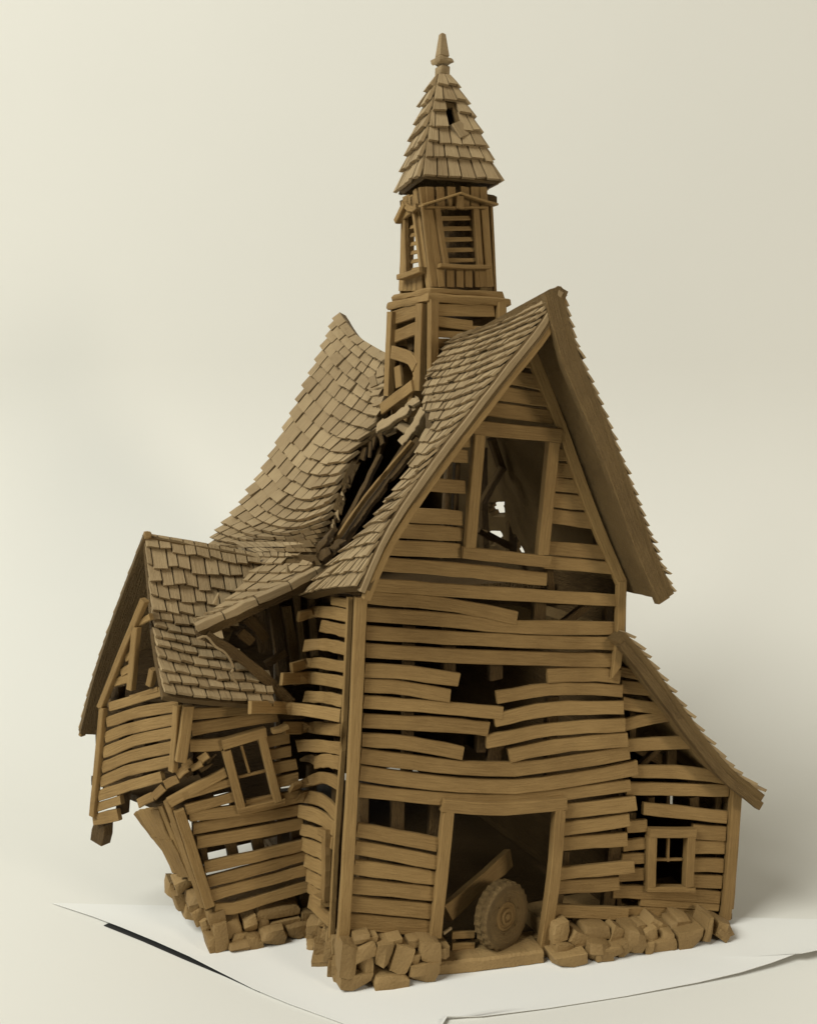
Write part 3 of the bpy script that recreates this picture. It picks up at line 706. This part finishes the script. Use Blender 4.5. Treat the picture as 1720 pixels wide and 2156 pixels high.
prism('floor', [(0.9, 1.2), (20, -.1), (29.5, -.4), (29.5, 26), (20, 36), (0.9, 36), (0.6, 19), (-6.4, 18), (-6.4, 9.2), (0.6, 9.0)], 0.2, 0.82, ROUGH, house)
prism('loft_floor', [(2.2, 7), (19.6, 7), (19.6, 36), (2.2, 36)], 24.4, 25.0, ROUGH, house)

attic = sweep('attic_frame', house, [at(*D('Z4', q), Y=y) for q, y in (((760, 960), 9), ((830, 1180), 9), ((905, 1440), 9))], 0.9, .8, (0, -1, 0), ROUGH, rough=.06)
for a, b, y, w_ in [((640, 900), (700, 1075), 7, .5), ((700, 1060), (590, 1250), 7, .5), ((745, 1180), (750, 1560), 11, .8), ((600, 1420), (740, 1490), 8, .5), ((860, 1180), (810, 1420), 12, .7), ((590, 950), (600, 1500), 9, .6), ((560, 1400), (640, 1450), 7, .35)]:
    sweep('rafter', attic, [at(*D('Z4', a), Y=y), at(*D('Z4', b), Y=y+1)], w_, .6, (0, -1, 0), ROUGH, rough=.08)
for c, x, s_, an in [((1215, 640), 9.6, .9, 60), ((1190, 560), 10, .8, 20), ((1240, 500), 10.5, .8, 15), ((1230, 700), 9.2, 1.0, 70), ((1260, 590), 9.8, .8, 45), ((1290, 870), 9.2, 1.2, 35), ((1330, 900), 9.4, 1.0, 60), ((1410, 880), 9.4, 1.0, 50), ((1450, 900), 9.6, .9, 65), ((1240, 870), 8.6, 1.0, 40), ((1480, 700), 9.9, .9, 30), ((1200, 770), 8.8, .9, 55)]:
    q = at(*D('Z3', c), X=x); ca, sa = math.cos(math.radians(an)), math.sin(math.radians(an))
    n_ = unit(V3(-.7, -.4, .6)+V3(R(-.4, .4), R(-.4, .4), R(-.3, .3)))
    a0 = unit(np.cross(n_, rt*sa-up*ca)); box('loose_shingle', frame, q, (np.cross(a0, n_), a0, n_), (s_*.62, s_*.4, .1), SHING)

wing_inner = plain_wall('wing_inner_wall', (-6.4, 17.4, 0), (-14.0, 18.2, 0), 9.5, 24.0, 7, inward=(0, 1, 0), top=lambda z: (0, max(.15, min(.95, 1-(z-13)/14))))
prism('wing_floor', [(-8.6, 9.0), (-5.8, 9.4), (-6, 17.5), (-13.2, 18.0)], 9.1, 9.6, ROUGH, house)

for a, b, y, w_ in [((604, 1275), (628, 1440), 9.6, .7), ((575, 1262), (596, 1420), 11, .8), ((548, 1285), (556, 1372), 12, .9), ((622, 1240), (640, 1400), 9.0, .5), ((520, 1300), (560, 1345), 9.4, .8), ((505, 1330), (530, 1352), 8.8, .7), ((560, 1400), (600, 1372), 9.2, .5), ((655, 1250), (662, 1380), 8.6, .5)]:
    sweep('stud', wing_front, [at(*a, Y=y), at(*b, Y=y)], w_, .6, (0, -1, 0), ROUGH, rough=.12)

# ================================================================== stone foundation
fnd = prism('foundation', [(0.6, 0.6), (12.3, -.6), (20.4, -1.4), (27.2, -2.0), (28.2, 20), (0.6, 20), (-6.6, 17), (-6.8, 9.0), (0.3, 8.6)], 0.1, 0.8, STONE, house)
prism('stone_core', [(0.5, 0.7), (6.0, .1), (6.0, 3), (0.5, 6), ], 0.8, 2.3, STONE, fnd)
prism('stone_core', [(14.6, -.7), (27.2, -2.0), (27.6, 2), (14.6, 2)], 0.8, 2.0, STONE, fnd)
prism('stone_core', [(-6.6, 9.2), (0.3, 9.0), (0.3, 12), (-6.4, 12)], 0.8, 2.4, STONE, fnd)
# opening of the doorway is a floor slab lower than the stones: keep the block behind it low
SF = FO(0.45)
for c, wh, rot in [((225, 935), (84, 176), 4), ((300, 897), (122, 74), -16), ((395, 905), (88, 120), 5), ((480, 930), (100, 146), 18), ((545, 866), (64, 50), 0),
                   ((615, 892), (104, 112), 4), ((690, 902), (62, 60), 0), ((258, 1048), (158, 86), 3), ((430, 1040), (174, 74), 0), ((595, 1003), (142, 98), -2),
                   ((312, 972), (66, 90), 0), ((290, 842), (84, 46), 0), ((345, 850), (60, 40), 0), ((450, 860), (70, 50), 0), ((540, 935), (60, 60), 0),
                   ((1255, 805), (86, 98), -4), ((1338, 838), (96, 78), 32), ((1430, 805), (132, 66), 8), ((1522, 842), (66, 132), 20), ((1270, 888), (106, 76), 4),
                   ((1305, 955), (176, 66), -2), ((1445, 908), (116, 98), 0), ((1487, 948), (152, 66), -6), ((1380, 870), (70, 60), 0), ((1560, 905), (70, 80), 0)]:
    st(fnd, '4b', c, wh, SF, rot, dep=R(1.0, 1.35), off=0.35 if rot else 0.15)
for c, wh, rot in [((322, 1868), (112, 98), 0), ((322, 1995), (108, 156), 6), ((418, 1902), (96, 128), -24), ((465, 1828), (120, 52), 38), ((558, 1852), (64, 96), 8), ((512, 1912), (78, 112), 12),
                   ((690, 1858), (166, 90), 16), ((645, 1945), (152, 108), -3), ((487, 2015), (158, 72), -2), ((750, 1930), (54, 176), 14), ((850, 1885), (126, 86), 28), ((828, 1928), (90, 60), 28),
                   ((600, 1800), (80, 60), 0), ((400, 1990), (60, 80), 0)]:
    st(fnd, '5b', c, wh, FO(.35), rot, dep=R(.9, 1.2), off=.2)
sweep('threshold_slab', fnd, [V3(6.15, -.25, .50), V3(10, -.95, .50), V3(13.85, -1.45, .48)], .98, 2.9, V3(-.14, -1, 0), STONE, seg=14, ch=.16, rough=.05)
WS = PY(8.1)
for c, wh, rot in [((628, 1585), (112, 232), -6), ((722, 1520), (122, 148), -10), ((845, 1492), (96, 132), -6), ((945, 1502), (92, 112), 0), ((1112, 1502), (222, 100), -2), ((775, 1612), (132, 104), 6),
                   ((1032, 1620), (190, 126), -2), ((1215, 1612), (164, 116), -4), ((1278, 1470), (84, 150), 6), ((885, 1640), (110, 96), 0), ((765, 1668), (144, 64), 0), ((1070, 1400), (320, 92), 3), ((590, 1440), (120, 110), -10)]:
    st(fnd, '2b', c, wh, WS, rot, dep=R(.8, 1.1), off=.1)
for c, y, wh, rot in [((268, 1240), 12.5, (80, 112), 10), ((340, 1330), 11.5, (116, 150), -10), ((352, 1205), 10.5, (136, 104), -18), ((450, 1325), 9.6, (130, 130), 0), ((470, 1430), 9.4, (116, 140), -20), ((530, 1530), 8.8, (90, 150), -14), ((420, 1400), 10.8, (120, 120), 0), ((560, 1640), 8.6, (70, 120), -8)]:
    st(fnd, '2b', c, wh, PY(y), rot, dep=1.0, off=0)
for c, y, wh, rot in [((1385, 1530), 5.6, (130, 90), -10), ((1340, 1600), 6.6, (90, 110), 0), ((1450, 1560), 4.4, (60, 80), 20), ((1420, 1620), 4.6, (90, 130), 5), ((1400, 1720), 4.2, (90, 130), 5), ((1480, 1700), 2.4, (86, 210), 4),
                      ((1405, 1840), 3.2, (110, 150), 0), ((1485, 1870), 1.6, (56, 150), 4), ((1345, 1690), 5.6, (90, 100), 0), ((1350, 1520), 6.8, (90, 80), 0), ((1440, 1480), 5.0, (90, 80), 20), ((1525, 1640), 1.6, (60, 120), 0), ((1530, 1860), 0.8, (70, 150), 0), ((1305, 1620), 7.4, (70, 110), 0)]:
    q = at(*D('2b', c), Y=y); k = ZT['2b'][2]*cpp(q)
    ca, sa = math.cos(math.radians(rot)), math.sin(math.radians(rot))
    stone(fnd, q, (wh[0]*k*.62, wh[1]*k*.54, 0.9), (rt*ca-V3(0, 0, 1)*sa, rt*sa+V3(0, 0, 1)*ca, -g_f))

# ================================================================== tower
TA = math.radians(7); tn = V3(math.sin(TA), -math.cos(TA), 0); tl = V3(-math.cos(TA), -math.sin(TA), 0); tdir = V3(math.cos(TA), math.sin(TA), 0); bdir = V3(-math.sin(TA), math.cos(TA), 0)
TC = at(905, 700, X=10.6); TC[2] = 0
TF, TLp = (TC, tn), (TC, tl)
def tf(z, p, off=0.0): return at(*D(z, p), P=(TC+tn*off, tn))
def tlf(z, p, off=0.0): return at(*D(z, p), P=(TC+tl*off, tl))
tr = tf('D', (1062, 660)); TW = (tr-TC)@tdir
tb = tlf('D', (824, 660)); TD = (tb-TC)@bdir
z_lo = at(890, 820, P=TF)[2]-3; z_hi = tf('D', (905, 630))[2]
tower = sweep('tower', house, [TC+tdir*TW/2+bdir*TD/2+V3(0, 0, z_hi-.9), TC+tdir*TW/2+bdir*TD/2+V3(0, 0, z_hi-.2)], TW*.92, TD*.92, bdir, ROUGH, seg=2)
def fb(pts, h, pl=None, off=.0, par=None, nm='board', th=.3, mat=None, w=None, z='Z2', tilt=.08):
    return bd(par or tower, z, pts, h, pl or TF, th=th, off=off, name=nm, mat=mat, w=w, tilt=tilt, rough=.02)
fb([(488, 1080), (482, 1800)], 84, off=.25, nm='corner_post', th=.6, tilt=0)
fb([(1068, 1100), (1068, 1310)], 84, off=.25, nm='corner_post', th=.6, tilt=0)
for pts, h in [([(530, 1165), (1020, 1172)], 104), ([(530, 1262), (835, 1302)], 92), ([(530, 1370), (760, 1380)], 60), ([(825, 1330), (1030, 1338)], 60), ([(530, 1450), (760, 1450)], 80), ([(530, 1540), (700, 1540)], 80), ([(760, 1420), (1030, 1420)], 80)]:
    fb(pts, h)
def lb(pts, w, off=0, nm='board', th=.3, par=None, mat=None, **k):
    return sweep(nm, par or tower, [tlf('Z2', p, off) for p in pts], w, th, tl, mat, rough=.03, **k)
lb([(402, 1110), (382, 1860)], .95, .25, 'corner_post', .6); lb([(148, 1180), (118, 1905)], .8, .25, 'corner_post', .6)
k2 = .2441*cpp(TC+V3(0, 0, 40))
lb([(165, 1235), (405, 1150)], 122*k2); lb([(165, 1400), (405, 1308)], 116*k2); lb([(150, 1530), (255, 1560), (315, 1590), (352, 1660)], 120*k2, .45)
lb([(60, 2020), (330, 1815)], 105*k2, .6); lb([(350, 1750), (320, 1880), (270, 2120)], 0.5, .3); lb([(300, 1390), (330, 1520)], .6, -.7, 'stud', .5, mat=ROUGH); lb([(240, 1480), (220, 1650)], .6, -.7, 'stud', .5, mat=ROUGH)
lb([(200, 1650), (215, 1830)], 1.0, .1); lb([(330, 1560), (375, 1800)], .8, .1)
for nm_, pp in (('board', 0), ('board', 1)):     # closed right and rear sides
    for i in range(6):
        z = z_lo+1+(z_hi-z_lo-1.2)*(i+.5)/6; h = (z_hi-z_lo)/6*.9
        if pp == 0: q = [TC+tdir*TW+V3(0, 0, z), TC+tdir*TW+bdir*TD+V3(0, 0, z)]; n_ = tdir
        else: q = [TC+bdir*TD+V3(0, 0, z), TC+bdir*TD+tdir*TW*(.55 if i == 4 else 1)+V3(0, 0, z)]; n_ = bdir
        sweep(nm_, tower, q, h, .3, n_, seg=2)
def ring(name, par, c, hx, hy, z0, z1, n=1, mat=None, wav=.05, hx1=None, hy1=None):
    """a square slab with slightly wavy hand-made edges"""
    V = []; Fc = []; per = 6
    hx1 = hx if hx1 is None else hx1; hy1 = hy if hy1 is None else hy1
    rows = [(z0, -.12), (z0+.12, 0), (z1-.12, 0), (z1, -.12)]
    for (z, ins) in rows:
        f_ = (z-z0)/(z1-z0)
        ax_, ay_ = hx+(hx1-hx)*f_+ins, hy+(hy1-hy)*f_+ins
        for s_ in range(4):
            for i in range(per):
                t = -1+2*i/per; a = [(t, -1), (1, t), (-t, 1), (-1, -t)][s_]
                V.append(c+tdir*(a[0]*ax_+R(-wav, wav))+bdir*(a[1]*ay_+R(-wav, wav))+V3(0, 0, z+R(-wav, wav)))
    m = per*4
    for k in range(3):
        for i in range(m): Fc.append((k*m+i, k*m+(i+1) % m, (k+1)*m+(i+1) % m, (k+1)*m+i))
    Fc += [tuple(range(m)), tuple(range(3*m, 4*m))]
    return mk(name, V, Fc, mat or WOOD, par, uv=[((v-c)@tdir+(v-c)@bdir, v[2]*2) for v in V], smooth=40)
TM = TC+tdir*TW/2+bdir*TD/2
zz = lambda py: tf('Z2', (500, py))[2]
ring('cornice', tower, TM, TW/2+.32, TD/2+.32, zz(1098), zz(1025), wav=.07)
ring('cornice', tower, TM, TW/2-.05, TD/2-.05, zz(1028), zz(965), wav=.07)

# ---- belfry with louvres, tapering
off_b = -0.55
bf = (TC+tn*off_b, tn); blp = (TC+tl*off_b, tl)
zb0, zb1 = zz(968), zz(110)
belfry = ring('belfry', house, TM, TW/2-.5, TD/2-.5, zb1-.6, zb1+.2, mat=ROUGH)
def B_(pts, h, off=0., nm='board', th=.28, tilt=0, mat=None): return bd(belfry, 'Z2', pts, h, bf, th=th, off=off, name=nm, tilt=tilt, rough=.02, mat=mat)
for a, b, w_ in [((405, 105), (505, 965), 64), ((470, 280), (565, 965), 66), ((925, 105), (985, 965), 76), ((870, 285), (920, 965), 60)]:
    B_([a, b], w_)
for x in (465, 555, 650, 765, 850): B_([(x, 105), (x+8, 300)], 88 if x > 700 else 80, off=.02)
for x in (560, 645, 725, 800, 885, 960): B_([(x, 805), (x+5, 968)], 76, off=-.02)
for pts in ([(518, 292), (596, 785)], [(845, 292), (886, 785)]): B_(pts, 52, off=.25, nm='casing', th=.4)
B_([(525, 788), (720, 802), (952, 802)], 34, off=.45, nm='sill', th=.7)
B_([(365, 274), (530, 225), (692, 172)], 20, off=.5, nm='pediment', th=.7); B_([(692, 172), (850, 225), (1012, 268)], 20, off=.5, nm='pediment', th=.7)
B_([(425, 286), (935, 290)], 18, off=.3, nm='pediment', th=.5)
B_([(695, 195), (692, 302)], 72, off=.55, nm='keystone', th=.35)
for y, x0, x1 in [(375, 545, 835), (465, 555, 845), (558, 565, 850), (648, 580, 858), (738, 595, 868)]:
    sweep('louvre', belfry, [tf('Z2', (x0, y), off_b-.15), tf('Z2', (x1, y-4), off_b-.15)], .40, .14, tn+V3(0, 0, .6), seg=3)
def BL(pts, w, off=0., nm='board', th=.28, **k): return sweep(nm, belfry, [tlf('Z2', p, off_b+off) for p in pts], w, th, tl, rough=.03, **k)
BL([(350, 130), (400, 500), (468, 985)], .55); BL([(258, 225), (250, 600), (235, 1000)], .8)
for x in (275, 310, 350, 390): BL([(x, 850), (x-3, 1000)], 1.0, -.05)
for x in (275, 310, 340): BL([(x, 180), (x+2, 330)], 1.0, -.05)
BL([(338, 300), (372, 560), (405, 812)], .3, .25, 'casing', .4); BL([(262, 390), (276, 860)], .3, .2, 'casing', .4)
BL([(218, 884), (312, 858), (415, 818)], .42, .45, 'sill', .7)
BL([(185, 402), (225, 320), (262, 245)], .5, .6, 'pediment', .4); BL([(255, 250), (320, 300), (370, 270)], .45, .5, 'pediment', .4); BL([(205, 395), (320, 300)], .5, .3, 'pediment', .3)
for y in (440, 510, 585, 660, 735, 805):
    f_ = (y-400)/420; BL([(265+f_*8, y+22), (345+f_*50, y)], .36, -.2, 'louvre', .14, tilt=.5)
for s_ in (0, 1):          # far sides of the belfry, boards with gaps
    for i in range(6):
        t = (i+.5)/6
        if s_ == 0: b0 = TC+tdir*(TW+off_b)+bdir*(.5+(TD-1)*t); n_ = tdir
        else: b0 = TC+bdir*(TD+off_b)+tdir*(.5+(TW-1)*t); n_ = bdir
        full = not (s_ == 1 and i in (1, 2, 3))
        if full: sweep('board', belfry, [b0+V3(0, 0, zb0), b0+V3(0, 0, zb1)-(b0-TM)*V3(1, 1, 0)*.1], (TD if s_ == 0 else TW)/6*.93, .25, n_, seg=2)
        else:
            sweep('board', belfry, [b0+V3(0, 0, zb0), b0+V3(0, 0, zb0+1.8)], TW/6*.93, .25, n_, seg=2)
            sweep('board', belfry, [b0+V3(0, 0, zb1-2.2), b0+V3(0, 0, zb1)-(b0-TM)*V3(1, 1, 0)*.1], TW/6*.93, .25, n_, seg=2)

sweep('belfry_dark_core', belfry, [TM+tdir*1.2+bdir*.6+V3(0, 0, zb0+.3), TM+tdir*1.2+bdir*.6+V3(0, 0, zb1-.4)], TW*.42, TD*.4, bdir, ROUGH, seg=2)  # added block, there only to keep the gaps between louvres dark
# ---- spire
zs = lambda py: at(*D('Z1', (750, py)), P=(TM, tn))[2]
kz = .1836*cpp(TM+V3(0, 0, 55))
prof_s = [(585, 85), (750, 150), (940, 225), (1100, 290), (1280, 350), (1460, 410), (1630, 462), (1865, 540)]
ax_s = at(*D('Z1', (760, 1200)), P=(TM, tn)); TOPC = V3(ax_s[0], ax_s[1], 0); TOPC = TOPC+bdir*((TM-TOPC)@bdir)
TOPC = TM+(TOPC-TM)*0.9; TOPC[2] = 0
spire = None
SA = math.radians(-5); s_t = V3(math.cos(SA), math.sin(SA), 0); s_b = V3(-math.sin(SA), math.cos(SA), 0)
def face(sd):
    ex = [(s_t, -s_b), (s_b, s_t), (-s_t, s_b), (-s_b, -s_t)][sd]
    Gs = []
    for (py, hw) in prof_s:
        h = hw*kz*.84; z = zs(py)
        c = TOPC+V3(0, 0, z)+(TM-TOPC)*V3(1, 1, 0)*max(0, (py-600)/1270)
        Gs.append([c-ex[0]*h+ex[1]*h, c+ex[1]*h, c+ex[0]*h+ex[1]*h])
    return grid_surface(Gs), ex[1]+V3(0, 0, .5)
ff, fo = face(0)
def sp_mask(u, v):
    x, y, _ = proj(ff(u, v)); h = [D('Z1', p) for p in ((800, 945), (905, 945), (905, 1120), (880, 1275), (770, 1285), (765, 1110), (800, 1080))]
    return not in_poly(x, y, h)
spire = slab('spire', house, ff, fo, .3, 14, 24, sp_mask)
shingles(spire, ff, fo, 7, 1.05, sp_mask, lift=.46, th=.30, over=.3, jit=.10)
for sd in (3, 1, 2):
    f2, o2 = face(sd); s2 = slab('spire_face', spire, f2, o2, .3, 6, 12)
    if sd != 2: shingles(spire, f2, o2, 7, 1.05, None, lift=.46, th=.30, over=.3, jit=.10)
# loose shingle by the hole
q = at(*D('Z1', (968, 1200)), P=(TM-bdir*2.2, tn)); sweep('shingle', spire, [q+V3(-.35, -.1, .45), q+V3(.25, -.35, -.55)], 1.0, .18, tn+V3(0, 0, .4), SHING, seg=2)
fin = ring('finial', spire, V3(TOPC[0], TOPC[1], 0), .78*kz*85/kz/85*kz*85*.82, kz*85*.82, zs(600), zs(470), wav=.03, mat=SHING)
ring('finial', spire, V3(TOPC[0], TOPC[1], 0), kz*92, kz*92, zs(450), zs(380), wav=.05, mat=SHING)
ring('finial', spire, V3(TOPC[0], TOPC[1], 0), kz*62, kz*62, zs(378), zs(90), wav=.02, mat=SHING, hx1=kz*26, hy1=kz*26)

# ================================================================== things inside the doorway
wc = at(*D('ZC', (890, 1318)), P=FO(-0.1))
wn = unit((.36, -.92, 0.04)); wu = unit(np.cross(np.cross(wn, V3(0, 0, 1)), wn)); wl = np.cross(wu, wn)
wr_ = 378*.1837*cpp(wc)
wheel = thing('wheel', 'round clay tyre wheel with treads leaning in the open doorway', 'wheel', tuple(wc-V3(0, 0, wr_)))
def lathe(name, par, prof_, mat, n=40, tread=0.0, smooth=35):
    V = []; Fc = []; UV = []
    for k in range(n):
        a = 2*math.pi*k/n
        for i, (r, h) in enumerate(prof_):
            rr_ = r
            if tread and r > .93*wr_: rr_ = r*(1+(tread if (k+(1 if h > 0 else 0)) % 2 else -tread))
            V.append(wc+(wu*math.cos(a)+wl*math.sin(a))*rr_+wn*h); UV.append((a*3, i))
    m = len(prof_)
    for k in range(n):
        for i in range(m-1):
            Fc.append((k*m+i, k*m+i+1, ((k+1) % n)*m+i+1, ((k+1) % n)*m+i))
    Fc.append(tuple(k*m for k in range(n))); Fc.append(tuple(k*m+m-1 for k in range(n)))
    return mk(name, V, Fc, mat, par, UV, smooth=smooth)
W = wr_
lathe('tyre', wheel, [(.45*W, -.75), (.93*W, -.72), (1.0*W, -.55), (1.0*W, -.02), (1.0*W, .02), (1.0*W, .28), (.93*W, .42), (.80*W, .46), (.45*W, .34), (.42*W, .2)], COMB, n=52, tread=.034, smooth=25)
lathe('hub', wheel, [(.43*W, .1), (.43*W, .30), (.36*W, .36), (.33*W, .28), (.25*W, .28), (.24*W, .44), (.17*W, .46), (.15*W, .36), (.11*W, .38), (.09*W, .52), (.03*W, .55)], WOOD, n=32)
for k in range(6):
    a = k*math.pi/3+.3; c = wc+(wu*math.cos(a)+wl*math.sin(a))*.52*W+wn*.37
    stone(wheel, c, (.065, .065, .05), (wu, wl, wn), name='bolt_hole_dot', mat=ROUGH)  # dark lumps standing in for the shaded holes around the hub
pl_a, pl_b = at(*D('ZC', (235, 1290)), Y=.8), at(*D('ZC', (955, 668)), Y=2.6)
bm_ = sweep('beam', None, [pl_a, (pl_a+pl_b)/2, pl_b], 1.1, .8, unit((-.1, -1, .25)), WOOD, rough=.06, skew=(0, .5))
bm_['label'] = 'fallen wooden beam slanting up behind the tyre wheel'; bm_['category'] = 'beam'
cr = thing('slatted_crate', 'small slatted crate on the doorstep beside the tyre wheel', 'crate', tuple(at(*D('ZC', (430, 1740)), P=FO(-.4))))
for y in (1545, 1680):
    sweep('slat', cr, [at(*D('ZC', (305, y)), P=FO(-.3)), at(*D('ZC', (560, y-12)), P=FO(-.3))], 85*.1837*cpp(wc), .25, (0, -1, 0), seg=2)
    sweep('slat', cr, [at(*D('ZC', (305, y)), P=FO(-1.6)), at(*D('ZC', (560, y-12)), P=FO(-1.6))], 85*.1837*cpp(wc), .25, (0, -1, 0), seg=2)
for x in (325, 540):
    for y in (-.5, -1.4): sweep('corner_stick', cr, [at(*D('ZC', (x, 1510)), P=FO(y)), at(*D('ZC', (x, 1735)), P=FO(y))], .25, .2, (0, -1, 0), ROUGH, seg=2)
stk = sweep('stick', None, [at(*D('ZC', (205, 1530)), P=FO(.1)), at(*D('ZC', (295, 1465)), P=FO(-.2))], .22, .2, (0, -1, 0), SHING, seg=2)
stk['label'] = 'short pale splinter of wood lying left of the slatted crate'; stk['category'] = 'splinter'

# ================================================================== shingles: the 300 that show largest are parts, the rest one part
PENDING.sort(key=lambda t: -t[0])
for ar, V, Fc, UV, ti, par in PENDING[:300]:
    mk('shingle', V, Fc, SHING, par, UV, ti)
V, Fc, UV, TT = [], [], [], []
for ar, v, f, uv, ti, par in PENDING[300:]:
    n = len(V); V += v; UV += uv; TT += [ti]*len(v); Fc += [tuple(i+n for i in q) for q in f]
if V: mk('small_shingles', V, Fc, SHING, house, UV, TT, kind='stuff')
print('SHINGLES', len(PENDING), 'cut', PENDING[299][0], 'wing', TW, TD)
